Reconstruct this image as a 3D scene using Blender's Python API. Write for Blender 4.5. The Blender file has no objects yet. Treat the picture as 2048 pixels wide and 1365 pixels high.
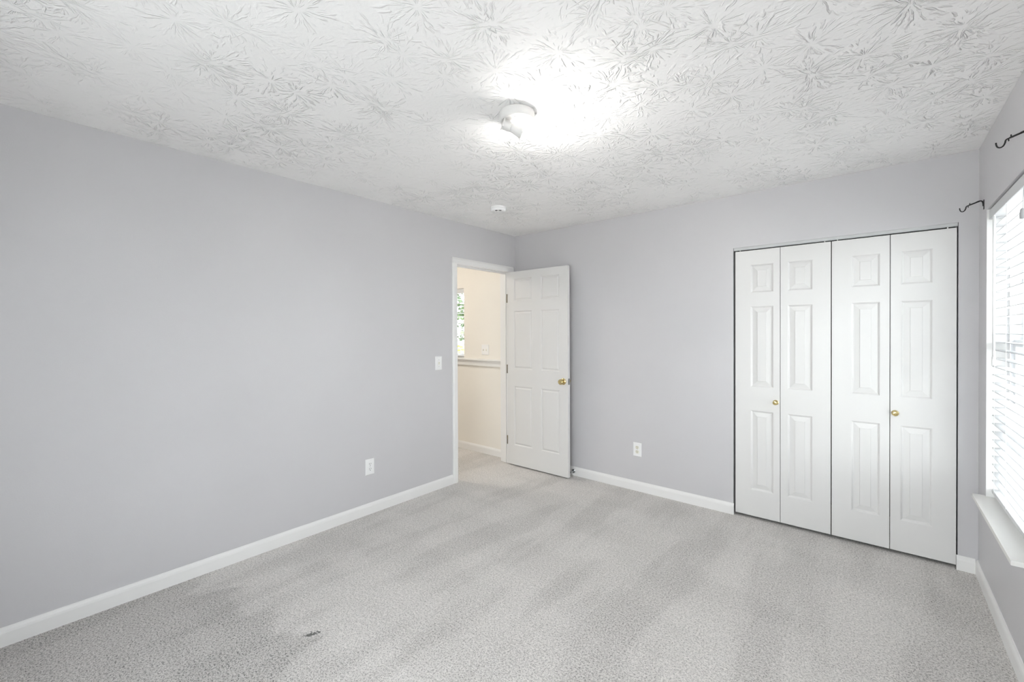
import bpy, bmesh, math, random
from mathutils import Vector, Matrix
random.seed(7)
S = bpy.context.scene
COL = S.collection
PI = math.pi

# ---------------------------------------------------------------- camera
cam_d = bpy.data.cameras.new('camera')
cam = bpy.data.objects.new('camera', cam_d)
COL.objects.link(cam)
S.camera = cam
FPX, PITCH, ROLL, YAW = 865.76, -0.0071705, -0.0043631, 0.7011387
cam_d.sensor_fit = 'HORIZONTAL'
cam_d.sensor_width = 36.0
cam_d.lens = 36.0 * FPX / 2048.0
cam_d.shift_y = -12.237 / 2048.0
cam_d.clip_start = 0.02
cam_d.clip_end = 500
fw = Vector((-math.sin(YAW) * math.cos(PITCH), math.cos(YAW) * math.cos(PITCH), math.sin(PITCH)))
rt = fw.cross(Vector((0, 0, 1))).normalized()
up = rt.cross(fw)
r2 = math.cos(ROLL) * rt + math.sin(ROLL) * up
u2 = -math.sin(ROLL) * rt + math.cos(ROLL) * up
M = Matrix((r2, u2, -fw)).transposed().to_4x4()
M.translation = Vector((3.00647, -3.6178, 1.40633))
cam.matrix_world = M

# ---------------------------------------------------------------- light and exposure
S.view_settings.view_transform = 'Standard'
S.view_settings.look = 'None'
S.view_settings.gamma = 1.0
S.view_settings.use_curve_mapping = False
S.view_settings.exposure = 1.03
S.cycles.max_bounces = 14
S.cycles.diffuse_bounces = 9
S.cycles.transparent_max_bounces = 16
S.cycles.sample_clamp_indirect = 8.0

SKY = 5.2
SUN = 26.0
BULB = 290.0
HALL = 44.0

world = bpy.data.worlds.new('overcast_sky')
S.world = world
world.use_nodes = True
wn = world.node_tree.nodes
wl = world.node_tree.links
bg = wn['Background']
wtc = wn.new('ShaderNodeTexCoord')
wsep = wn.new('ShaderNodeSeparateXYZ')
wramp = wn.new('ShaderNodeValToRGB')
wl.new(wtc.outputs['Generated'], wsep.inputs[0])
wl.new(wsep.outputs['Z'], wramp.inputs[0])
wramp.color_ramp.elements[0].position = 0.0
wramp.color_ramp.elements[0].color = (0.97, 0.972, 1.0, 1)
wramp.color_ramp.elements[1].position = 0.9
wramp.color_ramp.elements[1].color = (0.93, 0.94, 1.0, 1)
wl.new(wramp.outputs[0], bg.inputs['Color'])
bg.inputs['Strength'].default_value = SKY


# sun over the roof, behind the house: it lights the ground the windows look at, never the room directly
sun_d = bpy.data.lights.new('sun', 'SUN')
sun_d.energy = SUN
sun_d.angle = math.radians(0.6)
sun_d.color = (1.0, 0.985, 0.965)
sun = bpy.data.objects.new('sun', sun_d)
COL.objects.link(sun)
sun.rotation_euler = Vector((0.70, -0.02, -0.72)).to_track_quat('-Z', 'Y').to_euler()


def portal(name, loc, rot, sx, sy):
    d = bpy.data.lights.new(name, 'AREA')
    d.shape = 'RECTANGLE'
    d.size = sx
    d.size_y = sy
    d.cycles.is_portal = True
    o = bpy.data.objects.new(name, d)
    COL.objects.link(o)
    o.location = loc
    o.rotation_euler = rot
    return o


# room
H = 2.44
W = 3.45
YF = -4.35          # wall behind the camera
WT = 0.12           # interior wall thickness
XO = 3.61           # outer face of the window wall
HX = -2.3           # far side of the hall
WY0, WY1, WZ0, WZ1 = -1.09, -0.222, 0.516, 2.045       # room window opening
HW0, HW1, HZ0, HZ1 = -1.70, -0.805, 1.095, 1.935       # hall window opening
FW0, FW1, FZ0, FZ1 = 1.45, 3.32, 0.55, 2.05            # unseen window added behind the camera as fill light
portal('window_portal', (XO + 0.03, (WY0 + WY1) / 2, (WZ0 + WZ1) / 2), (0, PI / 2, 0), WZ1 - WZ0, WY1 - WY0)
portal('fill_window_portal', ((FW0 + FW1) / 2, YF - 0.16, (FZ0 + FZ1) / 2), (PI / 2, 0, 0), FW1 - FW0, FZ1 - FZ0)
portal('hall_window_portal', ((HW0 + HW1) / 2, 0.16, (HZ0 + HZ1) / 2), (-PI / 2, 0, 0), HW1 - HW0, HZ1 - HZ0)


# ---------------------------------------------------------------- materials
def mat(name, color, rough=0.5, metal=0.0, spec=0.5):
    m = bpy.data.materials.new(name)
    m.use_nodes = True
    b = m.node_tree.nodes['Principled BSDF']
    b.inputs['Base Color'].default_value = (*color, 1)
    b.inputs['Roughness'].default_value = rough
    b.inputs['Metallic'].default_value = metal
    b.inputs['Specular IOR Level'].default_value = spec
    return m


class NT:
    def __init__(s, m):
        s.t = m.node_tree
        s.b = s.t.nodes['Principled BSDF']

    def n(s, typ, **kw):
        x = s.t.nodes.new(typ)
        for k, v in kw.items():
            setattr(x, k, v)
        return x

    def put(s, sock, v):
        if hasattr(v, 'is_output'):
            s.t.links.new(v, sock)
        else:
            sock.default_value = v

    def math(s, op, a, b=0.0, c=0.0, clamp=False):
        x = s.n('ShaderNodeMath', operation=op)
        x.use_clamp = clamp
        s.put(x.inputs[0], a)
        s.put(x.inputs[1], b)
        s.put(x.inputs[2], c)
        return x.outputs[0]

    def vmath(s, op, a, b=(0, 0, 0)):
        x = s.n('ShaderNodeVectorMath', operation=op)
        s.put(x.inputs[0], a)
        s.put(x.inputs[1], b)
        return x.outputs['Value'] if op in ('LENGTH', 'DOT_PRODUCT') else x.outputs[0]

    def noise(s, vec, scale, detail=2.0, rough=0.5, dims='3D', w=None):
        x = s.n('ShaderNodeTexNoise', noise_dimensions=dims)
        s.put(x.inputs['Vector'], vec)
        if w is not None:
            s.put(x.inputs['W'], w)
        x.inputs['Scale'].default_value = scale
        x.inputs['Detail'].default_value = detail
        x.inputs['Roughness'].default_value = rough
        return x.outputs[0]

    def mapr(s, v, a, b, c=0.0, d=1.0, smooth=False):
        x = s.n('ShaderNodeMapRange')
        if smooth:
            x.interpolation_type = 'SMOOTHSTEP'
        s.put(x.inputs['Value'], v)
        x.inputs['From Min'].default_value = a
        x.inputs['From Max'].default_value = b
        x.inputs['To Min'].default_value = c
        x.inputs['To Max'].default_value = d
        return x.outputs[0]

    def mix(s, f, a, b):
        x = s.n('ShaderNodeMix', data_type='RGBA')
        x.clamp_factor = False
        s.put(x.inputs[0], f)
        for i, v in ((6, a), (7, b)):
            s.put(x.inputs[i], v if hasattr(v, 'is_output') else (*v, 1))
        return x.outputs[2]

    def bump(s, h, dist, strength=1.0, normal=None):
        x = s.n('ShaderNodeBump')
        s.put(x.inputs['Height'], h)
        x.inputs['Distance'].default_value = dist
        x.inputs['Strength'].default_value = strength
        if normal is not None:
            s.put(x.inputs['Normal'], normal)
        return x.outputs[0]

    def coord(s):
        return s.n('ShaderNodeTexCoord').outputs['Object']


def paint_material(name, color, rough=0.6, orange_peel=0.0006):
    m = mat(name, color, rough, 0, 0.5)
    t = NT(m)
    co = t.coord()
    big = t.noise(co, 1.6, 3)
    t.put(t.b.inputs['Base Color'], t.mix(t.mapr(big, 0.3, 0.7), tuple(c * 0.985 for c in color), tuple(c * 1.015 for c in color)))
    t.put(t.b.inputs['Normal'], t.bump(t.noise(co, 160, 2), orange_peel, 0.35))
    return m


wall_paint = paint_material('grey_wall_paint', (0.578, 0.568, 0.583), 0.40)
hall_paint = paint_material('cream_wall_paint', (0.82, 0.79, 0.74))
white_paint = mat('white_trim_paint', (0.80, 0.793, 0.785), 0.38, 0, 0.4)
door_paint = mat('white_door_paint', (0.71, 0.702, 0.693), 0.36, 0, 0.4)
closet_dark = mat('closet_shade', (0.10, 0.10, 0.10), 0.8)  # closet shade put into this dark colour so the door gaps read black
vinyl = mat('white_vinyl', (0.82, 0.83, 0.84), 0.35)
sill_paint = mat('sill_paint', (0.78, 0.77, 0.745), 0.35)
slat_mat = mat('white_slat', (0.63, 0.635, 0.645), 0.42)
cord_mat = mat('white_cord', (0.85, 0.85, 0.84), 0.7)
grey_plastic = mat('grey_plastic', (0.42, 0.42, 0.43), 0.5)
brass = mat('polished_brass', (0.62, 0.50, 0.24), 0.18, 1.0)
shaded_brass = mat('shaded_brass', (0.20, 0.155, 0.09), 0.4, 0.8)  # hinge brass, darkened to hold the shadow of the door gap
chrome = mat('dark_chrome', (0.42, 0.44, 0.45), 0.16, 1.0)
steel = mat('steel', (0.55, 0.55, 0.55), 0.3, 1.0)
black_iron = mat('black_iron', (0.012, 0.012, 0.013), 0.42, 0.2)
black_rubber = mat('black_rubber', (0.02, 0.02, 0.02), 0.7)
plate_plastic = mat('white_plate_plastic', (0.85, 0.85, 0.85), 0.3)
almond_plastic = mat('almond_plastic', (0.78, 0.76, 0.66), 0.35)
slot_dark = mat('dark_slot', (0.03, 0.03, 0.03), 0.7)
porcelain = mat('white_porcelain', (0.74, 0.725, 0.71), 0.32)
track_metal = mat('painted_track_metal', (0.55, 0.56, 0.56), 0.4, 0.0)


def emit_mat(name, color, strength):
    m = mat(name, color, 0.3)
    b = m.node_tree.nodes['Principled BSDF']
    b.inputs['Emission Color'].default_value = (*color, 1)
    b.inputs['Emission Strength'].default_value = strength
    return m


bulb_glow = emit_mat('lit_bulb_globe', (1.0, 0.975, 0.935), BULB)
hall_glow = emit_mat('hall_fill_diffuser', (1.0, 0.94, 0.85), HALL)


def make_carpet():
    m = mat('grey_carpet', (0.45, 0.44, 0.42), 0.95, 0, 0.1)
    t = NT(m)
    co = t.coord()
    # tufts
    tuft = t.noise(co, 115, 3, 0.75)
    speck = t.noise(t.vmath('ADD', co, (3.1, 7.7, 0)), 250, 2)
    clump = t.noise(co, 48, 3, 0.7)
    # vacuum marks: the nap brushed in bands that run along the room
    warp = t.noise(co, 1.3, 2)
    st = t.vmath('MULTIPLY', co, (3.6, 0.75, 1))
    st = t.vmath('ADD', st, t.vmath('MULTIPLY', t.n('ShaderNodeTexCoord').outputs['Object'], (0, 0, 0)))
    band = t.noise(st, 1.0, 3, 0.55)
    band2 = t.noise(t.vmath('MULTIPLY', t.vmath('ADD', co, (5, 2, 0)), (1.1, 3.0, 1)), 1.0, 2, 0.5)
    nap = t.math('ADD', t.mapr(band, 0.40, 0.56, 0, 0.65, True), t.mapr(band2, 0.40, 0.60, 0, 0.35, True))
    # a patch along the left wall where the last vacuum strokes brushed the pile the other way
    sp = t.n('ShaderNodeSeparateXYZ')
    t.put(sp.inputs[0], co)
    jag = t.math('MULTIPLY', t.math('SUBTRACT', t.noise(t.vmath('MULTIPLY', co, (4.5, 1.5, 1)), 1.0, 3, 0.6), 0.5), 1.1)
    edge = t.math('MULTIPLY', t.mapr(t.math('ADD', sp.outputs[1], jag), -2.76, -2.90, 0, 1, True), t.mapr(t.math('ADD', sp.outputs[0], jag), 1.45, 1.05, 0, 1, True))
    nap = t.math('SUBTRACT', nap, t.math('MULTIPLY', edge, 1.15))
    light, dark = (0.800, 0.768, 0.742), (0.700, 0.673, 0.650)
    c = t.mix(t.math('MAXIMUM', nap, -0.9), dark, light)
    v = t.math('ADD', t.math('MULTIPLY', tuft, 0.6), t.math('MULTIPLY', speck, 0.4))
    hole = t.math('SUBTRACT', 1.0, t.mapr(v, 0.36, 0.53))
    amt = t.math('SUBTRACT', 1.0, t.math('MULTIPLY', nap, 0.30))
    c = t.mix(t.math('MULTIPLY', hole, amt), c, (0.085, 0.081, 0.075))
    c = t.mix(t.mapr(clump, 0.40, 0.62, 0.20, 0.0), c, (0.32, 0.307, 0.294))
    # small dark stain
    d = t.vmath('SUBTRACT', co, STAIN)
    d = t.vmath('MULTIPLY', d, (1, 1, 0))
    x = t.vmath('DOT_PRODUCT', d, (0.42, 0.907, 0))
    y = t.vmath('DOT_PRODUCT', d, (-0.907, 0.42, 0))
    rr = t.math('SQRT', t.math('ADD', t.math('POWER', t.math('DIVIDE', x, 0.040), 2), t.math('POWER', t.math('DIVIDE', y, 0.016), 2)))
    sm = t.mapr(t.math('ADD', rr, t.mapr(t.noise(co, 90, 2), 0.3, 0.7, -0.7, 0.7)), 0.35, 1.0, 1, 0, True)
    c = t.mix(t.math('MULTIPLY', sm, 0.85), c, (0.06, 0.058, 0.055))
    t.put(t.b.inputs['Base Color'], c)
    h = t.math('ADD', t.math('MULTIPLY', tuft, 1.0), t.math('MULTIPLY', speck, 0.5))
    t.put(t.b.inputs['Normal'], t.bump(h, 0.006, 0.7))
    t.b.inputs['Sheen Weight'].default_value = 0.15
    return m


def make_ceiling():
    m = mat('stomped_ceiling_texture', (0.92, 0.912, 0.905), 0.75, 0, 0.25)
    t = NT(m)
    co = t.coord()
    wob = t.n('ShaderNodeTexNoise')
    t.put(wob.inputs['Vector'], co)
    wob.inputs['Scale'].default_value = 20
    wob.inputs['Detail'].default_value = 2
    cw = t.vmath('ADD', co, t.vmath('MULTIPLY', t.vmath('SUBTRACT', wob.outputs['Color'], (0.5, 0.5, 0.5)), (0.018, 0.018, 0)))

    def star(offset, scale, seed):
        p = t.vmath('MULTIPLY', t.vmath('ADD', cw, offset), (scale, scale, 0))
        v = t.n('ShaderNodeTexVoronoi', voronoi_dimensions='2D', feature='F1')
        t.put(v.inputs['Vector'], p)
        v.inputs['Scale'].default_value = 1.0
        v.inputs['Randomness'].default_value = 0.85
        d = t.vmath('MULTIPLY', t.vmath('SUBTRACT', p, v.outputs['Position']), (1, 1, 0))
        r = t.vmath('LENGTH', d)
        nrm = t.n('ShaderNodeVectorMath', operation='NORMALIZE')
        t.put(nrm.inputs[0], d)
        sep = t.n('ShaderNodeSeparateColor')
        t.put(sep.inputs[0], v.outputs['Color'])
        w = t.math('ADD', t.math('MULTIPLY', sep.outputs[0], 60.0), seed)
        q = t.vmath('ADD', t.vmath('MULTIPLY', nrm.outputs[0], (7.5, 7.5, 0)), t.n('ShaderNodeCombineXYZ').outputs[0])
        comb = t.n('ShaderNodeCombineXYZ')
        t.put(comb.inputs[2], t.math('MULTIPLY', r, 4.6))
        q = t.vmath('ADD', q, comb.outputs[0])
        n = t.noise(q, 1.0, 1.5, 0.5, '4D', w)
        ridge = t.mapr(n, 0.545, 0.70, 0, 1)
        fade = t.math('MULTIPLY', t.mapr(r, 0.05, 0.12), t.mapr(r, 0.70, 0.45))
        return t.math('MULTIPLY', ridge, fade)
    a = star((0.0, 0.0, 0), 3.8, 0.0)
    b = star((7.31, 3.77, 0), 4.2, 31.0)
    patch = t.mapr(t.noise(co, 1.7, 2), 0.36, 0.60, 0.22, 1.0)
    h = t.math('MULTIPLY', t.math('MAXIMUM', a, b), patch)
    h = t.math('ADD', h, t.math('MULTIPLY', t.noise(co, 70, 2), 0.12))
    t.put(t.b.inputs['Normal'], t.bump(h, 0.0066, 1.0))
    return m


STAIN = (0.995, -2.688, 0)
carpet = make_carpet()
ceiling_mat = make_ceiling()


def make_glass():
    m = bpy.data.materials.new('window_glass')
    m.use_nodes = True
    nt = m.node_tree
    nt.nodes.remove(nt.nodes['Principled BSDF'])
    out = nt.nodes['Material Output']
    tr = nt.nodes.new('ShaderNodeBsdfTransparent')
    tr.inputs[0].default_value = (0.93, 0.96, 0.95, 1)
    gl = nt.nodes.new('ShaderNodeBsdfGlossy')
    gl.inputs['Roughness'].default_value = 0.02
    fr = nt.nodes.new('ShaderNodeFresnel')
    ge = nt.nodes.new('ShaderNodeNewGeometry')          # same pane reflectance from both faces
    ma = nt.nodes.new('ShaderNodeMath')
    ma.operation = 'MULTIPLY_ADD'
    nt.links.new(ge.outputs['Backfacing'], ma.inputs[0])
    ma.inputs[1].default_value = 1 / 1.3 - 1.3
    ma.inputs[2].default_value = 1.3
    nt.links.new(ma.outputs[0], fr.inputs[0])
    mx = nt.nodes.new('ShaderNodeMixShader')
    nt.links.new(fr.outputs[0], mx.inputs[0])
    nt.links.new(tr.outputs[0], mx.inputs[1])
    nt.links.new(gl.outputs[0], mx.inputs[2])
    nt.links.new(mx.outputs[0], out.inputs[0])
    return m


glass = make_glass()


def noise_color_mat(name, c0, c1, scale, rough=0.9):
    m = mat(name, c0, rough, 0, 0.2)
    t = NT(m)
    t.put(t.b.inputs['Base Color'], t.mix(t.mapr(t.noise(t.coord(), scale, 3), 0.35, 0.65), c0, c1))
    return m


grass = noise_color_mat('pale_ground', (0.46, 0.445, 0.44), (0.54, 0.525, 0.515), 3.0)
dull_ground = noise_color_mat('dull_grey_ground', (0.25, 0.25, 0.25), (0.31, 0.308, 0.308), 3.0)
leaf_dark = noise_color_mat('tree_leaves', (0.035, 0.055, 0.028), (0.075, 0.10, 0.05), 2.0)
leaf_light = noise_color_mat('hedge_leaves', (0.22, 0.27, 0.07), (0.32, 0.34, 0.10), 5.0)
bark = noise_color_mat('bark', (0.09, 0.07, 0.05), (0.14, 0.11, 0.08), 8.0)
fence_paint = noise_color_mat('grey_fence_boards', (0.22, 0.24, 0.28), (0.28, 0.30, 0.33), 4.0)


# ---------------------------------------------------------------- mesh helpers
class MB:
    """collects shapes for ONE mesh object"""
    def __init__(s):
        s.bm = bmesh.new()

    def box(s, x0, x1, y0, y1, z0, z1, bevel=0.0, mi=0, xf=None):
        r = bmesh.ops.create_cube(s.bm, size=1.0)
        vs = r['verts']
        for v in vs:
            v.co = Vector(((x0 + x1) / 2 + v.co.x * (x1 - x0), (y0 + y1) / 2 + v.co.y * (y1 - y0), (z0 + z1) / 2 + v.co.z * (z1 - z0)))
        fs = {f for v in vs for f in v.link_faces}
        for f in fs:
            f.material_index = mi
        if bevel > 0:
            es = list({e for v in vs for e in v.link_edges})
            rb = bmesh.ops.bevel(s.bm, geom=es, offset=bevel, segments=2, affect='EDGES', profile=0.7)
            vs = list({v for f in rb['faces'] for v in f.verts} | {v for v in vs if v.is_valid})
        if xf:
            for v in vs:
                v.co = xf @ v.co
        return s

    def quad(s, pts, mi=0):
        f = s.bm.faces.new([s.bm.verts.new(p) for p in pts])
        f.material_index = mi
        return f

    def tube(s, pts, rad, seg=8, cap=True):
        pts = [Vector(p) for p in pts]
        rads = rad if isinstance(rad, (list, tuple)) else [rad] * len(pts)
        rings = []
        prev = None
        for i, p in enumerate(pts):
            d = (pts[min(i + 1, len(pts) - 1)] - pts[max(i - 1, 0)]).normalized()
            if prev is None:
                a = d.orthogonal().normalized()
            else:
                a = (prev - d * prev.dot(d)).normalized()
            prev = a
            b = d.cross(a)
            rings.append([s.bm.verts.new(p + (a * math.cos(2 * PI * k / seg) + b * math.sin(2 * PI * k / seg)) * rads[i]) for k in range(seg)])
        for r0, r1 in zip(rings, rings[1:]):
            for k in range(seg):
                f = s.bm.faces.new((r0[k], r0[(k + 1) % seg], r1[(k + 1) % seg], r1[k]))
                f.smooth = seg > 5
        if cap:
            s.bm.faces.new(list(reversed(rings[0])))
            s.bm.faces.new(rings[-1])
        return s

    def lathe(s, prof, org=(0, 0, 0), axis=(0, 0, 1), seg=32, smooth=True, mi=0):
        """profile of (radius, distance along axis); ends closed"""
        org = Vector(org)
        d = Vector(axis).normalized()
        a = d.orthogonal().normalized()
        b = d.cross(a)
        rings = []
        for r, h in prof:
            if r < 1e-6:
                rings.append([s.bm.verts.new(org + d * h)])
            else:
                rings.append([s.bm.verts.new(org + d * h + (a * math.cos(2 * PI * k / seg) + b * math.sin(2 * PI * k / seg)) * r) for k in range(seg)])
        for r0, r1 in zip(rings, rings[1:]):
            for k in range(seg):
                k2 = (k + 1) % seg
                if len(r0) == 1 and len(r1) == 1:
                    continue
                if len(r0) == 1:
                    vs = (r0[0], r1[k2], r1[k])
                elif len(r1) == 1:
                    vs = (r0[k], r0[k2], r1[0])
                else:
                    vs = (r0[k], r0[k2], r1[k2], r1[k])
                f = s.bm.faces.new(vs)
                f.smooth = smooth
                f.material_index = mi
        if len(rings[0]) > 1:
            s.bm.faces.new(list(reversed(rings[0]))).material_index = mi
        if len(rings[-1]) > 1:
            s.bm.faces.new(rings[-1]).material_index = mi
        return s

    def prism(s, prof, p0, p1, u, v):
        """profile (a,b) swept from p0 to p1; a along u, b along v"""
        p0, p1, u, v = Vector(p0), Vector(p1), Vector(u), Vector(v)
        A = [s.bm.verts.new(p0 + u * a + v * b) for a, b in prof]
        B = [s.bm.verts.new(p1 + u * a + v * b) for a, b in prof]
        n = len(prof)
        for i in range(n):
            s.bm.faces.new((A[i], A[(i + 1) % n], B[(i + 1) % n], B[i]))
        s.bm.faces.new(list(reversed(A)))
        s.bm.faces.new(B)
        return s

    def build(s, name, mats, parent=None, sharp=None):
        bmesh.ops.recalc_face_normals(s.bm, faces=s.bm.faces[:])
        me = bpy.data.meshes.new(name)
        s.bm.to_mesh(me)
        s.bm.free()
        for m in (mats if isinstance(mats, (list, tuple)) else [mats]):
            me.materials.append(m)
        if sharp is not None:
            me.set_sharp_from_angle(angle=math.radians(sharp))
        o = bpy.data.objects.new(name, me)
        COL.objects.link(o)
        if parent is not None:
            o.parent = parent
        return o


def tag(o, label, cat=None, group=None, kind=None):
    o['label'] = label
    if cat:
        o['category'] = cat
    if group:
        o['group'] = group
    if kind:
        o['kind'] = kind
    return o


def struct(o, label, cat):
    return tag(o, label, cat, kind='structure')


def empty(name, loc=(0, 0, 0), rotz=0.0):
    o = bpy.data.objects.new(name, None)
    COL.objects.link(o)
    o.location = loc
    o.rotation_euler = (0, 0, rotz)
    o.empty_display_size = 0.1
    return o


# ---------------------------------------------------------------- setting
b = MB()
b.box(HX - 0.1, XO, YF - 0.12, 0.80, -0.12, 0.0)
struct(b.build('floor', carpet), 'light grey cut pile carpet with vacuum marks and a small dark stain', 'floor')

b = MB()
b.box(HX - 0.1, XO, YF - 0.12, 0.80, H, H + 0.12)
struct(b.build('ceiling', ceiling_mat), 'white ceiling with a stomped starburst plaster texture', 'ceiling')

DY0, DY1, DZ = -0.880, -0.085, 2.058       # rough door opening
b = MB()
for (y0, y1, z0, z1) in ((YF, DY0, 0, H), (DY1, 0.0, 0, H), (DY0, DY1, DZ, H)):
    b.box(-WT / 2, 0, y0, y1, z0, z1)
    b.box(-WT, -WT / 2, y0, y1, z0, z1, mi=1)
struct(b.build('wall_left', [wall_paint, hall_paint]), 'long grey painted wall holding the open doorway, left of the picture', 'wall')

OL, OR, OT = 2.165, 3.368, 2.035
b = MB()
b.box(-WT, OL, 0, WT, 0, H)
b.box(OR, XO, 0, WT, 0, H)
b.box(OL, OR, 0, WT, OT, H)
struct(b.build('wall_back', wall_paint), 'grey painted wall holding the closet opening', 'wall')

b = MB()
b.box(W, XO, YF, WY0, 0, H)
b.box(W, XO, WY1, 0, 0, H)
b.box(W, XO, WY0, WY1, 0, WZ0 - 0.022)
b.box(W, XO, WY0, WY1, WZ1, H)
struct(b.build('wall_right', wall_paint), 'grey painted wall around the blind covered window, far right', 'wall')

b = MB()
b.box(-WT, FW0, YF - WT, YF, 0, H)
b.box(FW1, XO, YF - WT, YF, 0, H)
b.box(FW0, FW1, YF - WT, YF, 0, FZ0)
b.box(FW0, FW1, YF - WT, YF, FZ1, H)
struct(b.build('wall_front', wall_paint), 'grey painted wall on the near side of the room', 'wall')

b = MB()
b.box(HX, HW0, 0, WT, 0, H)
b.box(HW1, -WT, 0, WT, 0, H)
b.box(HW0, HW1, 0, WT, 0, HZ0)
b.box(HW0, HW1, 0, WT, HZ1, H)
struct(b.build('wall_hall', hall_paint), 'cream hall wall seen through the doorway', 'wall')
b = MB()
b.box(HX - 0.1, HX, YF, WT, 0, H)
b.box(HX, -WT, YF - 0.12, YF, 0, H)
struct(b.build('wall_hall_far', hall_paint), 'cream far wall of the hall', 'wall')

b = MB()
b.box(OL - 0.35, XO, 0.70, 0.80, 0, H)
b.box(OL - 0.35, OL - 0.25, WT, 0.70, 0, H)
b.box(3.51, XO, WT, 0.70, 0, H)
struct(b.build('wall_closet', closet_dark), 'dark closet interior behind the folding doors', 'wall')

# baseboards
BP = [(0, 0), (0.0115, 0), (0.0115, 0.060), (0.0095, 0.070), (0.0045, 0.080), (0.003, 0.085), (0, 0.085)]


def base(name, p0, p1, out, label):
    o = MB().prism(BP, p0, p1, out, (0, 0, 1)).build(name, white_paint)
    return struct(o, label, 'baseboard')


CAS = 0.057
base('baseboard_left', (0, YF, 0), (0, -0.862 - CAS + 0.001, 0), (1, 0, 0), 'white baseboard along the long grey wall left of the doorway')
base('baseboard_back', (0.012, 0, 0), (OL + 0.004, 0, 0), (0, -1, 0), 'white baseboard from the corner behind the door to the closet')
base('baseboard_closet', (OR - 0.006, 0, 0), (W - 0.0115, 0, 0), (0, -1, 0), 'short white baseboard piece between closet and window wall')
base('baseboard_right', (W, YF, 0), (W, 0, 0), (-1, 0, 0), 'white baseboard below the window')
base('baseboard_hall', (HX, 0, 0), (-WT - 0.016, 0, 0), (0, -1, 0), 'white baseboard in the hall beyond the doorway')

# door jamb and casing
b = MB()
b.box(-WT - 0.002, 0.002, -0.104, DY1, 0, 2.04)
b.box(-WT - 0.002, 0.002, DY0, -0.862, 0, 2.04)
b.box(-WT - 0.002, 0.002, DY0, DY1, 2.04, DZ)
b.box(-0.075, -0.040, -0.115, -0.104, 0, 2.029)
b.box(-0.075, -0.040, -0.862, -0.851, 0, 2.029)
b.box(-0.075, -0.040, -0.862, -0.104, 2.029, 2.04)
struct(b.build('trim_1', white_paint), 'white door jamb lining the doorway', 'door jamb')
CP = [(0, 0), (0.011, 0.0), (0.015, 0.006), (0.015, 0.040), (0.010, 0.050), (0.008, 0.057), (0, 0.057)]
b = MB()
b.prism(CP, (0.0, -0.858, 0), (0.0, -0.858, 2.044), (1, 0, 0), (0, -1, 0))
b.prism(CP, (0.0, -0.098, 0), (0.0, -0.098, 2.044), (1, 0, 0), (0, 1, 0))
b.prism(CP, (0.0, -0.858 - CAS, 2.044), (0.0, -0.098 + CAS, 2.044), (1, 0, 0), (0, 0, 1))
struct(b.build('trim_2', white_paint), 'white casing framing the doorway on the bedroom side', 'door casing')
b = MB()
b.prism(CP, (-WT, -0.858, 0), (-WT, -0.858, 2.044), (-1, 0, 0), (0, -1, 0))
b.prism(CP, (-WT, -0.098, 0), (-WT, -0.098, 2.044), (-1, 0, 0), (0, 1, 0))
b.prism(CP, (-WT, -0.858 - CAS, 2.044), (-WT, -0.098 + CAS, 2.044), (-1, 0, 0), (0, 0, 1))
struct(b.build('trim_3', white_paint), 'white casing framing the doorway on the hall side', 'door casing')

# hall ledge
b = MB()
b.box(HX, -WT, -0.050, 0, 1.076, 1.094, 0.004)
b.box(HX, -WT, -0.022, 0, 1.012, 1.076, 0.003)
struct(b.build('trim_4', white_paint), 'white ledge running under the hall window', 'ledge')


# ---------------------------------------------------------------- moulded doors
PROF = [(0.0, 0.0), (0.004, 0.0025), (0.009, 0.0085), (0.013, 0.0095), (0.017, 0.0085), (0.043, 0.0034), (0.0445, 0.0010), (0.046, 0.0008)]
PROF_DOOR = [(0.0, 0.0), (0.005, 0.0020), (0.009, 0.0062), (0.014, 0.0066), (0.025, 0.0026), (0.027, 0.0012), (0.029, 0.0010)]


def leaf_mesh(w, h, t, cols, rows, prof=PROF, both=False):
    b = MB()
    bm = b.bm
    xs = sorted({0, w} | {v for c in cols for v in c})
    zs = sorted({0, h} | {v for c in rows for v in c})

    def face(y, sgn):
        for i in range(len(xs) - 1):
            for j in range(len(zs) - 1):
                x0, x1, z0, z1 = xs[i], xs[i + 1], zs[j], zs[j + 1]
                if (x0, x1) in cols and (z0, z1) in rows:
                    prev = None
                    for ins, dep in prof:
                        ring = [bm.verts.new((a, y + sgn * dep, c)) for a, c in ((x0 + ins, z0 + ins), (x1 - ins, z0 + ins), (x1 - ins, z1 - ins), (x0 + ins, z1 - ins))]
                        if prev:
                            for k in range(4):
                                bm.faces.new((prev[k], prev[(k + 1) % 4], ring[(k + 1) % 4], ring[k]))
                        prev = ring
                    bm.faces.new(prev)
                else:
                    b.quad([(x0, y, z0), (x1, y, z0), (x1, y, z1), (x0, y, z1)])
    face(0, 1)
    if both:
        face(t, -1)
    else:
        b.quad([(0, t, 0), (w, t, 0), (w, t, h), (0, t, h)])
    b.quad([(0, 0, 0), (0, t, 0), (0, t, h), (0, 0, h)])
    b.quad([(w, 0, 0), (w, t, 0), (w, t, h), (w, 0, h)])
    b.quad([(0, 0, 0), (w, 0, 0), (w, t, 0), (0, t, 0)])
    b.quad([(0, 0, h), (w, 0, h), (w, t, h), (0, t, h)])
    bmesh.ops.remove_doubles(bm, verts=bm.verts[:], dist=0.00005)
    return b


# open door, swung against the closet wall
DX0, DYF, DB = 0.012, -0.145, 0.014
DWID, DHGT, DTH = 0.753, 2.020, 0.035
d1 = leaf_mesh(DWID, DHGT, DTH, [(0.088, 0.328), (0.438, 0.660)], [(0.205, 0.825), (1.005, 1.610), (1.712, 1.945)], PROF_DOOR, both=True).build('door_1', door_paint)
d1.location = (DX0, DYF, DB)
struct(d1, 'white six panel door standing open in front of the grey closet wall', 'door')


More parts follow.
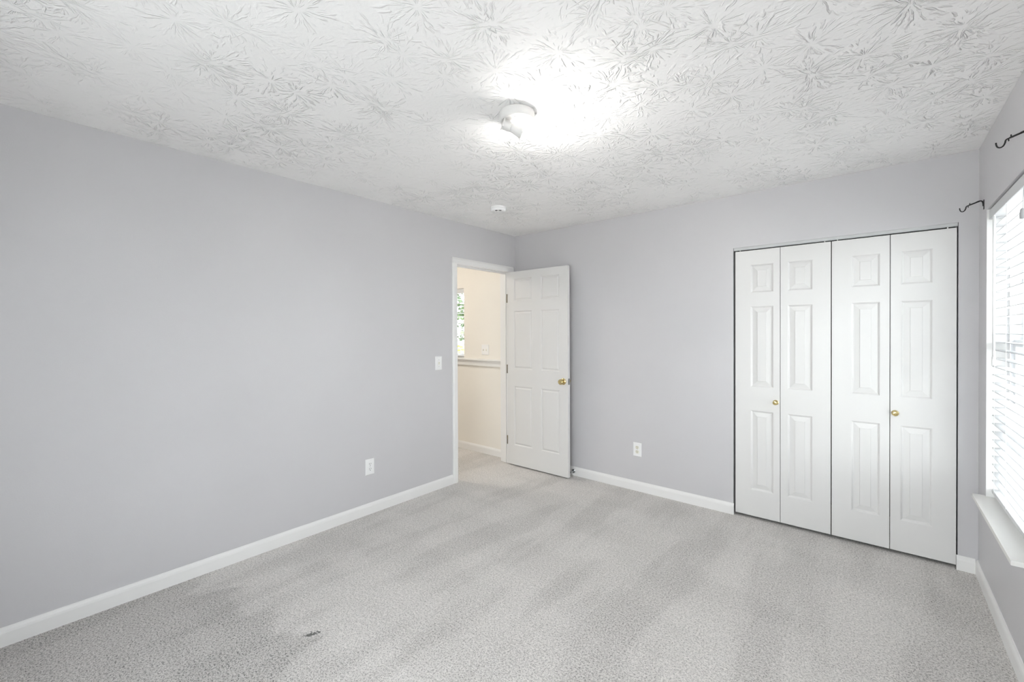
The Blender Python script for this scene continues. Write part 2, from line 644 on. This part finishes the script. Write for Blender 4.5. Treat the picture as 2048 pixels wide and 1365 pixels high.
def knob_mesh(org, axis, k=1.0):
    b = MB()
    b.lathe([(0.031 * k, 0), (0.031 * k, 0.003 * k), (0.027 * k, 0.007 * k), (0.013 * k, 0.010 * k), (0.0105 * k, 0.022 * k),
             (0.013 * k, 0.028 * k), (0.022 * k, 0.034 * k), (0.0265 * k, 0.044 * k), (0.0255 * k, 0.054 * k), (0.019 * k, 0.061 * k),
             (0.010 * k, 0.062 * k), (0.009 * k, 0.0605 * k), (0.0, 0.0605 * k)], org, axis, 28)
    return b


k1 = knob_mesh((0.702, 0, 0.914), (0, -1, 0)).build('door_knob', brass, d1, 40)
k1['label'] = 'round brass knob on the room side'
k2 = knob_mesh((0.702, DTH, 0.914), (0, 1, 0)).build('door_knob', brass, d1, 40)
b = MB()
b.box(DWID - 0.001, DWID + 0.0008, 0.005, 0.030, 0.886, 0.944)
b.box(DWID + 0.0008, DWID + 0.003, 0.011, 0.024, 0.906, 0.924, 0.001)
lp = b.build('latch_plate', chrome, d1)
lp['label'] = 'metal latch plate in the door edge'
for hz in (0.25, 1.00, 1.745):
    b = MB()
    b.tube([(-0.004, -0.003, hz - 0.045), (-0.004, -0.003, hz + 0.045)], 0.0045, 10)
    b.box(-0.006, 0.0, 0.0, 0.028, hz - 0.044, hz + 0.044)
    b.build('hinge', shaded_brass, d1)

# folding closet doors: two hinged pairs
CH, CB, CT, CY = 1.984, 0.022, 0.030, 0.006
CROWS = [(0.195, 0.789), (0.966, 1.566), (1.668, 1.875)]
pairs = [('door_2', 'left pair of white folding closet doors with a small brass knob on its left leaf',
          [(2.178, 2.4705, (0.104, 0.251), 0.032), (2.4735, 2.7655, (0.044, 0.190), 0.258)], 0, 0.266),
         ('door_3', 'right pair of white folding closet doors with a small brass knob on its right leaf',
          [(2.7710, 3.0655, (0.104, 0.248), 0.030), (3.0690, 3.3615, (0.048, 0.191), 0.255)], 1, 0.023)]
for nm, lab, leaves, kl, kx in pairs:
    root = empty(nm, (leaves[0][0], CY, 0))
    struct(root, lab, 'closet door')
    for i, (x0, x1, c, px) in enumerate(leaves):
        lf = leaf_mesh(x1 - x0, CH, CT, [c], CROWS).build('door_leaf', door_paint, root)
        lf.location = (x0 - leaves[0][0], 0, CB)
        MB().lathe([(0.0035, 0), (0.0035, 0.022)], (px, CT / 2 - 0.008, CH), (0, 0, 1), 10).build('pivot_pin', white_paint, lf)
        if i == kl:
            kb = knob_mesh((kx, 0, 0.863), (0, -1, 0), 0.60).build('door_knob', brass, lf, 40)
            kb['label'] = 'small round brass knob'
b = MB()
b.box(OL + 0.002, OR - 0.002, 0.008, 0.010, 2.0155, OT)
b.box(OL + 0.002, OR - 0.002, 0.032, 0.034, 2.0155, OT)
b.box(OL + 0.002, OR - 0.002, 0.010, 0.032, OT - 0.002, OT)
struct(b.build('trim_5', track_metal), 'pale metal track above the folding closet doors', 'door track')

# ---------------------------------------------------------------- room window
win = empty('window_1', (W, (WY0 + WY1) / 2, WZ0))
struct(win, 'white double hung window with a grille in the right wall behind a blind', 'window')


def local(o, root):
    """build in world coordinates, then hang on root"""
    o.parent = root
    o.matrix_parent_inverse = Matrix.Translation(root.location).inverted()
    return o


def rect_frame(b, y0, y1, z0, z1, x0, x1, wd, bevel=0.002):
    b.box(x0, x1, y0, y0 + wd, z0, z1, bevel)
    b.box(x0, x1, y1 - wd, y1, z0, z1, bevel)
    b.box(x0, x1, y0 + wd, y1 - wd, z0, z0 + wd, bevel)
    b.box(x0, x1, y0 + wd, y1 - wd, z1 - wd, z1, bevel)


b = MB()
rect_frame(b, WY0, WY1, WZ0 - 0.02, WZ1, 3.530, 3.606, 0.026)
local(b.build('window_frame', vinyl), win)
b = MB()
b.box(W + 0.0005, 3.530, WY1 - 0.003, WY1, WZ0, WZ1)
b.box(W + 0.0005, 3.530, WY0, WY0 + 0.003, WZ0, WZ1)
local(b.build('window_return', white_paint), win)
mid = 1.335
for (x0, x1, z0, z1) in ((3.543, 3.570, WZ0 + 0.008, mid + 0.020), (3.573, 3.600, mid - 0.020, WZ1 - 0.028)):
    b = MB()
    ya, yb = WY0 + 0.028, WY1 - 0.028
    rect_frame(b, ya, yb, z0, z1, x0, x1, 0.036)
    sash = local(b.build('sash', vinyl), win)
    gx = (x0 + x1) / 2
    b = MB()
    b.box(gx - 0.002, gx + 0.002, ya + 0.034, yb - 0.034, z0 + 0.034, z1 - 0.034)
    g = b.build('glass_pane', glass)
    g.parent = sash
    b = MB()
    for k in (1, 2):
        yy = ya + (yb - ya) * k / 3
        b.box(gx - 0.006, gx + 0.006, yy - 0.009, yy + 0.009, z0 + 0.034, z1 - 0.034)
    zz = (z0 + z1) / 2
    b.box(gx - 0.0055, gx + 0.0055, ya + 0.034, yb - 0.034, zz - 0.009, zz + 0.009)
    g = b.build('grille', vinyl)
    g.parent = sash
b = MB()
b.box(3.400, 3.531, -1.108, WY1 - 0.0015, WZ0 - 0.020, WZ0, 0.003)
b.box(3.400, W, WY1 - 0.004, -0.204, WZ0 - 0.020, WZ0, 0.003)
o = local(b.build('window_sill', sill_paint), win)
o['label'] = 'off-white sill board projecting into the room'


# ---------------------------------------------------------------- blinds
def slat_mesh(depth, length, th=0.0026, crown=0.0016, n=6):
    """depth along x, length along y, slightly crowned"""
    b = MB()
    top = [(depth * i / n, crown * (1 - (2 * i / n - 1) ** 2) + th / 2) for i in range(n + 1)]
    bot = [(x, z - th) for x, z in reversed(top)]
    b.prism(top + bot, (0, 0, 0), (0, length, 0), (1, 0, 0), (0, 0, 1))
    return b


blind = empty('window_blind', (3.470, -0.232, WZ0))
tag(blind, 'white horizontal slat blind hanging in the window of the right wall', 'blind')
BL = WY1 - 0.010 - (WY0 + 0.010)
SX, SY0 = 3.470, WY0 + 0.010
SD, PITCHZ = 0.050, 0.0431
b = MB()
b.box(3.458, 3.466, WY0 + 0.008, WY1 - 0.008, 1.990, 2.037, 0.0015)
b.box(3.466, 3.520, WY1 - 0.016, WY1 - 0.008, 1.990, 2.037, 0.001)
b.box(3.466, 3.520, WY0 + 0.008, WY0 + 0.016, 1.990, 2.037, 0.001)
local(b.build('valance', slat_mat), blind)
b = MB()
b.box(3.470, 3.522, WY0 + 0.018, WY1 - 0.018, 1.996, 2.028)
local(b.build('headrail', slat_mat), blind)
z = 1.2128 + 17 * PITCHZ
first = None
slat_z = []
while z > WZ0 + 0.075:
    slat_z.append(z)
    if first is None:
        first = slat_mesh(SD, BL).build('slat', slat_mat)
        sl = first
    else:
        sl = first.copy()
        COL.objects.link(sl)
    sl.parent = blind
    sl.location = (0, SY0 + 0.232, z - WZ0)
    z -= PITCHZ
zb = slat_z[-1] - PITCHZ
b = MB()
b.box(SX, SX + SD, SY0, SY0 + BL, WZ0 + 0.026, WZ0 + 0.046, 0.003)
local(b.build('bottom_rail', slat_mat), blind)
for yy in (-0.300, -0.565, -0.980):
    b = MB()
    for xx in (SX - 0.0018, SX + SD + 0.0018):
        b.tube([(xx, yy, 2.0), (xx, yy, WZ0 + 0.04)], 0.0011, 6)
    local(b.build('ladder_cord', cord_mat), blind)
b = MB()
b.tube([(3.461, -0.345, 1.992), (3.461, -0.345, 1.985)], 0.0035, 8)
b.tube([(3.460, -0.345, 1.985), (3.460, -0.345, 1.260)], 0.0058, 10)
b.tube([(3.460, -0.345, 1.268), (3.460, -0.345, 1.222)], [0.0075, 0.0085], 10)
wand = local(b.build('tilt_wand', plate_plastic), blind)
b = MB()
b.tube([(3.464, -0.905, 1.995), (3.462, -0.905, 1.905)], 0.0012, 6)
b.lathe([(0.003, 0), (0.007, 0.006), (0.009, 0.030), (0.008, 0.042), (0.0, 0.044)], (3.461, -0.905, 1.905), (0, 0, -1), 14)
o = local(b.build('cord_tassel', grey_plastic), blind)
o['label'] = 'grey plastic cord tassel'

# hall window and blind, and the plain fill window added behind the camera: local frame has the room at -y
def rect_frame_y(b, x0, x1, z0, z1, y0, y1, wd):
    b.box(x0, x0 + wd, y0, y1, z0, z1, 0.002)
    b.box(x1 - wd, x1, y0, y1, z0, z1, 0.002)
    b.box(x0 + wd, x1 - wd, y0, y1, z0, z0 + wd, 0.002)
    b.box(x0 + wd, x1 - wd, y0, y1, z1 - wd, z1, 0.002)


def plain_window(name, loc, rz, w, h, label):
    root = empty(name, loc, rz)
    struct(root, label, 'window')
    b = MB()
    rect_frame_y(b, -w / 2, w / 2, 0, h, 0.070, 0.116, 0.02)
    b.build('window_frame', vinyl, root)
    hm = h / 2 + 0.02
    for (y0, y1, z0, z1) in ((0.074, 0.092, 0.02, hm + 0.015), (0.094, 0.112, hm - 0.015, h - 0.02)):
        b = MB()
        rect_frame_y(b, -w / 2 + 0.02, w / 2 - 0.02, z0, z1, y0, y1, 0.024)
        sash = b.build('sash', vinyl, root)
        b = MB()
        b.box(-w / 2 + 0.042, w / 2 - 0.042, (y0 + y1) / 2 - 0.002, (y0 + y1) / 2 + 0.002, z0 + 0.022, z1 - 0.022)
        b.build('glass_pane', glass, sash)


plain_window('window_2', ((HW0 + HW1) / 2, 0, HZ0), 0, HW1 - HW0, HZ1 - HZ0, 'white hall window seen at the left edge of the doorway')
plain_window('fill_window', ((FW0 + FW1) / 2, YF, FZ0), PI, FW1 - FW0, FZ1 - FZ0, 'unseen white window added in the near wall as fill light')
blind2 = empty('window_blind', (HW1, 0.012, HZ0))
tag(blind2, 'white slat blind in the hall window beyond the doorway', 'blind')
b = MB()
b.box(HW0 + 0.004, HW1 - 0.004, 0.004, 0.012, HZ1 - 0.060, HZ1 - 0.004, 0.0015)
local(b.build('valance', slat_mat), blind2)
b = MB()
b.box(HW0 + 0.01, HW1 - 0.01, 0.014, 0.060, HZ1 - 0.050, HZ1 - 0.004)
local(b.build('headrail', slat_mat), blind2)
z = HZ1 - 0.085
f2 = None
while z > HZ0 + 0.05:
    if f2 is None:
        f2 = MB().prism([(0, -0.0012), (0.024, 0.0008), (0.048, -0.0012), (0.048, 0.0012), (0.024, 0.0032), (0, 0.0012)],
                        (0, 0, 0), (HW0 - HW1 + 0.02, 0, 0), (0, 1, 0), (0, 0, 1)).build('slat', slat_mat)
        sl = f2
    else:
        sl = f2.copy()
        COL.objects.link(sl)
    sl.parent = blind2
    sl.location = (-0.010, 0.001, z - HZ0)
    z -= 0.043
b = MB()
b.box(HW0 + 0.01, HW1 - 0.01, 0.014, 0.060, HZ0 + 0.012, HZ0 + 0.030, 0.003)
local(b.build('bottom_rail', slat_mat), blind2)

# ---------------------------------------------------------------- ceiling light with bare bulb
LX, LY = 1.708, -2.037
lamp = empty('ceiling_light', (LX, LY, H))
tag(lamp, 'round white ceiling lampholder with a lit bare bulb lying sideways', 'ceiling light')
b = MB()
b.lathe([(0.076, 0.0), (0.076, 0.004), (0.083, 0.005), (0.084, 0.012), (0.083, 0.034), (0.079, 0.043), (0.074, 0.046), (0.066, 0.044),
         (0.060, 0.041), (0.0, 0.041)], (0, 0, 0), (0, 0, -1), 48)
b.build('base_plate', porcelain, lamp, 35)
ax = Vector((0.57, 0.77, -0.29)).normalized()
P0 = Vector((-0.030, -0.058, -0.070))
b = MB()
b.lathe([(0.021, -0.006), (0.0225, -0.004), (0.0225, 0.030), (0.0205, 0.032), (0.0195, 0.030), (0.0195, 0.006), (0.0, 0.006)], P0, ax, 28)
side = ax.cross(Vector((0, 0, 1))).normalized()
xf = Matrix.Translation(P0) @ Matrix((ax, side, ax.cross(side) * -1)).transposed().to_4x4()
b.box(-0.009, -0.003, -0.022, 0.022, -0.020, 0.026, 0.002, xf=xf)
b.box(-0.008, 0.020, -0.010, 0.010, 0.016, 0.026, 0.002, xf=xf)
sk = b.build('bulb_socket', porcelain, lamp, 35)
b = MB()
b.lathe([(0.0, 0.008), (0.0125, 0.008), (0.0135, 0.012), (0.0150, 0.028), (0.0190, 0.033), (0.0200, 0.044), (0.0245, 0.066), (0.0288, 0.086), (0.0296, 0.092), (0.0, 0.092)], P0, ax, 32)
bulb = b.build('light_bulb', porcelain, lamp, 35)
b = MB()
pr = [(0.0, 0.0918), (0.0294, 0.0922)]
for k in range(1, 10):
    a = PI / 2 * k / 9
    pr.append((0.0300 * math.cos(a * 0.98) if k < 9 else 0.0, 0.095 + 0.030 * math.sin(a)))
b.lathe(pr, P0, ax, 32)
gl = b.build('bulb_globe', bulb_glow)
gl.parent = bulb
gl['label'] = 'glowing white half of the bulb'
for (sx, sy, ang) in ((-0.010, 0.026, 0.0), (0.030, 0.016, 1.2)):
    b = MB()
    xf = Matrix.Translation((sx, sy, -0.0415)) @ Matrix.Rotation(YAW + ang, 4, 'Z')
    b.box(-0.0025, 0.0025, -0.013, 0.013, -0.0008, 0.001, xf=xf)
    b.build('mounting_slot', slot_dark, lamp)
for (sx, sy) in ((0.022, -0.040), (-0.050, 0.018)):
    b = MB()
    b.lathe([(0.0045, 0), (0.004, 0.002), (0.0, 0.0028)], (sx, sy, -0.041), (0, 0, -1), 14)
    b.build('screw', steel, lamp)

# smoke detector
sd = empty('smoke_detector', (0.600, -0.935, H))
tag(sd, 'small round white smoke detector on the ceiling near the doorway', 'smoke detector')
MB().lathe([(0.066, 0), (0.067, 0.003), (0.067, 0.012), (0.065, 0.014)], (0, 0, 0), (0, 0, -1), 40).build('mounting_base', plate_plastic, sd, 35)
MB().lathe([(0.063, 0.013), (0.064, 0.018), (0.062, 0.028), (0.055, 0.035), (0.040, 0.038), (0.038, 0.036), (0.020, 0.036), (0.018, 0.040), (0.0, 0.041)],
           (0, 0, 0), (0, 0, -1), 40).build('cover', plate_plastic, sd, 35)
for k in (-1, 1):
    a = -0.87 + 0.35 * k
    b = MB()
    xf = Matrix.Translation((0.047 * math.cos(a), 0.047 * math.sin(a), -0.0362)) @ Matrix.Rotation(a, 4, 'Z')
    b.box(-0.006, 0.006, -0.009, 0.009, -0.0022, 0.002, xf=xf)
    b.build('vent_slot', slot_dark, sd)


# ---------------------------------------------------------------- switch and outlets (local: face towards -y, x across, z up)
def plate(root, w, h):
    b = MB()
    b.prism([(-w / 2, 0), (w / 2, 0), (w / 2, 0.003), (w / 2 - 0.005, 0.006), (-w / 2 + 0.005, 0.006), (-w / 2, 0.003)], (0, 0, -h / 2), (0, 0, h / 2), (1, 0, 0), (0, -1, 0))
    for v in b.bm.verts:
        if abs(v.co.z) > h / 2 - 0.001 and v.co.y < -0.004:
            v.co.z *= (h / 2 - 0.005) / (h / 2)
    return b.build('cover_plate', plate_plastic, root)


def screw(root, x, z):
    MB().lathe([(0.0032, 0.0055), (0.003, 0.0068), (0, 0.0074)], (x, 0, z), (0, -1, 0), 12).build('screw', steel, root)


def outlet(loc, rz, label, body):
    r = empty('wall_outlet', loc, rz)
    tag(r, label, 'outlet', 'duplex wall outlets')
    plate(r, 0.076, 0.121)
    for s in (-1, 1):
        z = 0.0195 * s
        b = MB()
        pts = []
        for k in range(24):
            a = 2 * PI * k / 24
            pts.append((0.0172 * math.cos(a), max(-0.0142, min(0.0142, 0.0172 * math.sin(a)))))
        A = [b.bm.verts.new((x, -0.0055, z + q)) for x, q in pts]
        B = [b.bm.verts.new((x * 0.97, -0.0078, z + q * 0.97)) for x, q in pts]
        for k in range(24):
            b.bm.faces.new((A[k], A[(k + 1) % 24], B[(k + 1) % 24], B[k]))
        b.bm.faces.new(B)
        b.bm.faces.new(list(reversed(A)))
        rc = b.build('receptacle', body, r)
        b = MB()
        b.box(-0.0080, -0.0052, -0.0084, -0.0070, z + 0.0008, z + 0.0098)
        b.box(0.0052, 0.0078, -0.0084, -0.0070, z + 0.0018, z + 0.0090)
        b.lathe([(0.0030, 0.0070), (0.0030, 0.0084)], (0, 0, z - 0.0068), (0, -1, 0), 12)
        b.build('slots', slot_dark, rc)
    screw(r, 0, 0)
    return r


outlet((0, -1.7735, 0.365), PI / 2, 'white outlet low on the long grey wall left of the doorway', plate_plastic)
outlet((1.3925, 0, 0.364), 0, 'white outlet with almond sockets between the open door and the closet', almond_plastic)

sw = empty('light_switch', (0, -1.0795, 1.128), PI / 2)
tag(sw, 'white single light switch on the grey wall beside the doorway', 'light switch')
plate(sw, 0.074, 0.122)
b = MB()
b.box(-0.005, 0.005, -0.007, -0.004, -0.012, 0.012)
b.box(-0.004, 0.004, -0.016, -0.006, -0.002, 0.008, 0.001)
b.build('toggle', almond_plastic, sw)
screw(sw, 0, 0.030)
screw(sw, 0, -0.030)

sw2 = empty('light_switch', (-0.452, 0, 1.200), 0)
tag(sw2, 'cream double light switch on the hall wall seen through the doorway', 'light switch')
plate(sw2, 0.112, 0.118)
for s in (-1, 1):
    b = MB()
    b.box(s * 0.023 - 0.005, s * 0.023 + 0.005, -0.007, -0.004, -0.012, 0.012)
    b.box(s * 0.023 - 0.004, s * 0.023 + 0.004, -0.016, -0.006, -0.008, 0.002, 0.001)
    b.build('toggle', almond_plastic, sw2)


# ---------------------------------------------------------------- curtain rod brackets (arm runs along -x)
def curve_pts(ctrl, n=5):
    c = [Vector(p) for p in ctrl]
    out = []
    for i in range(len(c) - 1):
        p0, p1, p2, p3 = c[max(i - 1, 0)], c[i], c[i + 1], c[min(i + 2, len(c) - 1)]
        for k in range(n):
            t = k / n
            out.append(0.5 * ((2 * p1) + (p2 - p0) * t + (2 * p0 - 5 * p1 + 4 * p2 - p3) * t * t + (3 * p1 - p0 - 3 * p2 + p3) * t ** 3))
    out.append(c[-1])
    return out


def bracket(loc, label):
    r = empty('curtain_rod_bracket', loc)
    tag(r, label, 'curtain bracket', 'black curtain rod brackets above the window')
    b = MB()
    b.box(-0.003, 0.0, -0.007, 0.007, -0.048, 0.004, 0.001)
    b.tube(curve_pts([(-0.003, 0, -0.030), (-0.0045, 0, -0.012), (-0.009, 0, -0.002), (-0.018, 0, 0.0), (-0.030, 0, -0.004)]), 0.0034, 8)
    b.build('wall_plate', black_iron, r)
    b = MB()
    b.tube([(-0.014, 0, 0.0005), (-0.058, 0, -0.0155)], 0.0036, 8)
    b.build('arm', black_iron, r)
    b = MB()
    b.tube(curve_pts([(-0.048, 0, -0.0135), (-0.060, 0, -0.0165), (-0.0675, 0, -0.021), (-0.070, 0, -0.032), (-0.0745, 0, -0.042), (-0.082, 0, -0.0465),
                      (-0.089, 0, -0.043), (-0.0925, 0, -0.034), (-0.0935, 0, -0.025)]), 0.0026, 8)
    b.build('hook', black_iron, r)
    for (x, z0, z1) in ((-0.0545, -0.013, -0.004), (-0.0605, -0.018, -0.0275)):
        b = MB()
        b.tube([(x, 0, z0), (x, 0, z1)], 0.0020, 8)
        b.build('thumb_screw', black_iron, r)
    return r


bracket((W, -0.150, 2.111), 'black iron curtain rod bracket in the corner by the closet')
bracket((W, -1.118, 2.156), 'black iron curtain rod bracket at the far right edge, nearer the camera')

# ---------------------------------------------------------------- door stop on the baseboard behind the door
ds = empty('door_stop', (0.742, -0.0115, 0.044))
tag(ds, 'short metal door stop on the baseboard behind the open door', 'door stop')
MB().lathe([(0.019, 0), (0.019, 0.003), (0.014, 0.006), (0.007, 0.008)], (0, 0, 0), (0, -1, 0), 24).build('base', chrome, ds, 35)
MB().lathe([(0.006, 0.007), (0.006, 0.062)], (0, 0, 0), (0, -1, 0), 16).build('rod', chrome, ds, 35)
MB().lathe([(0.009, 0.062), (0.0105, 0.064), (0.0105, 0.076), (0.008, 0.080), (0, 0.081)], (0, 0, 0), (0, -1, 0), 18).build('bumper', black_rubber, ds, 35)

# ---------------------------------------------------------------- unseen lamp added to brighten the hall
hl = empty('hall_fill_light', (-1.15, -1.2, H))
tag(hl, 'unseen round flush lamp with a warm diffuser, added to brighten the hall', 'ceiling light')
MB().lathe([(0.15, 0), (0.15, 0.02), (0.14, 0.025)], (0, 0, 0), (0, 0, -1), 32).build('base', plate_plastic, hl, 35)
MB().lathe([(0.135, 0.022), (0.132, 0.045), (0.110, 0.070), (0.065, 0.088), (0.0, 0.095)], (0, 0, 0), (0, 0, -1), 32).build('diffuser', hall_glow, hl, 35)

# ---------------------------------------------------------------- outdoors
b = MB()
b.box(-60, 60, 1.2, 120, -0.70, -0.60)
b.box(XO + 0.3, 60, YF - 0.5, 1.2, -0.70, -0.60)
struct(b.build('ground', grass), 'pale dry ground outside the windows', 'ground')
b = MB()
b.box(-60, 60, -60, YF - 0.5, -0.70, -0.60)  # unseen ground added, kept dull to limit bounce through the fill window
struct(b.build('dull_bounce_ground', dull_ground), 'unseen dull grey ground added to limit bounce into the near wall window', 'dull_bounce_ground')
b = MB()
b.box(XO, XO + 0.45, YF - 0.6, 1.2, H + 0.02, H + 0.12)  # eave added out of view to block high sky from the slats
struct(b.build('sky_blocking_eave', white_paint), 'unseen white eave added outside to keep high sky light off the blind', 'eave')


def leaves(b, cx, cy, cz, rx, ry, rz, n, size):
    for _ in range(n):
        while True:
            p = Vector((random.uniform(-1, 1), random.uniform(-1, 1), random.uniform(-1, 1)))
            if 0.35 < p.length < 1:
                break
        p = Vector((cx + p.x * rx, cy + p.y * ry, cz + p.z * rz))
        u = Vector((random.gauss(0, 1), random.gauss(0, 1), random.gauss(0, 1))).normalized()
        v = u.orthogonal().normalized()
        s = size * random.uniform(0.6, 1.3)
        b.quad([p - u * s, p + v * s * 0.5, p + u * s, p - v * s * 0.5])


def tree(x, y, h, r, label):
    t = empty('tree', (x, y, -0.6))
    tag(t, label, 'tree', 'trees outside')
    b = MB()
    b.tube([(0, 0, 0), (0.05, 0.02, h * 0.35), (0.0, 0.05, h * 0.8)], [0.22, 0.16, 0.05], 10)
    b.build('trunk', bark, t)
    b = MB()
    leaves(b, 0, 0, h * 0.62, r, r, h * 0.40, 900, 0.17)
    leaves(b, r * 0.4, 0, h * 0.45, r * 0.8, r * 0.8, h * 0.3, 350, 0.17)
    b.build('foliage', leaf_dark, t)


tree(-12.0, 12.5, 4.6, 2.4, 'dark green tree outside the hall window')
tree(6.6, 15.0, 4.2, 2.2, 'dark green tree outside the right window')
b = MB()
for k in range(60):
    x = -14 + k * 0.2
    b.box(x, x + 0.185, 9.0, 9.03, -0.6, 1.02)
b.box(-14, -2, 9.03, 9.08, 0.7, 0.8)
b.box(-14, -2, 9.03, 9.08, -0.2, -0.1)
tag(b.build('garden_fence', fence_paint), 'grey board fence beyond the hedge outside the hall window', 'fence')
b = MB()
for k in range(8):
    leaves(b, -9 + k * 0.9, 5.5, 0.2, 0.8, 0.6, 0.85, 420, 0.09)
tag(b.build('hedge', leaf_light), 'yellow-green hedge below the hall window', 'hedge')
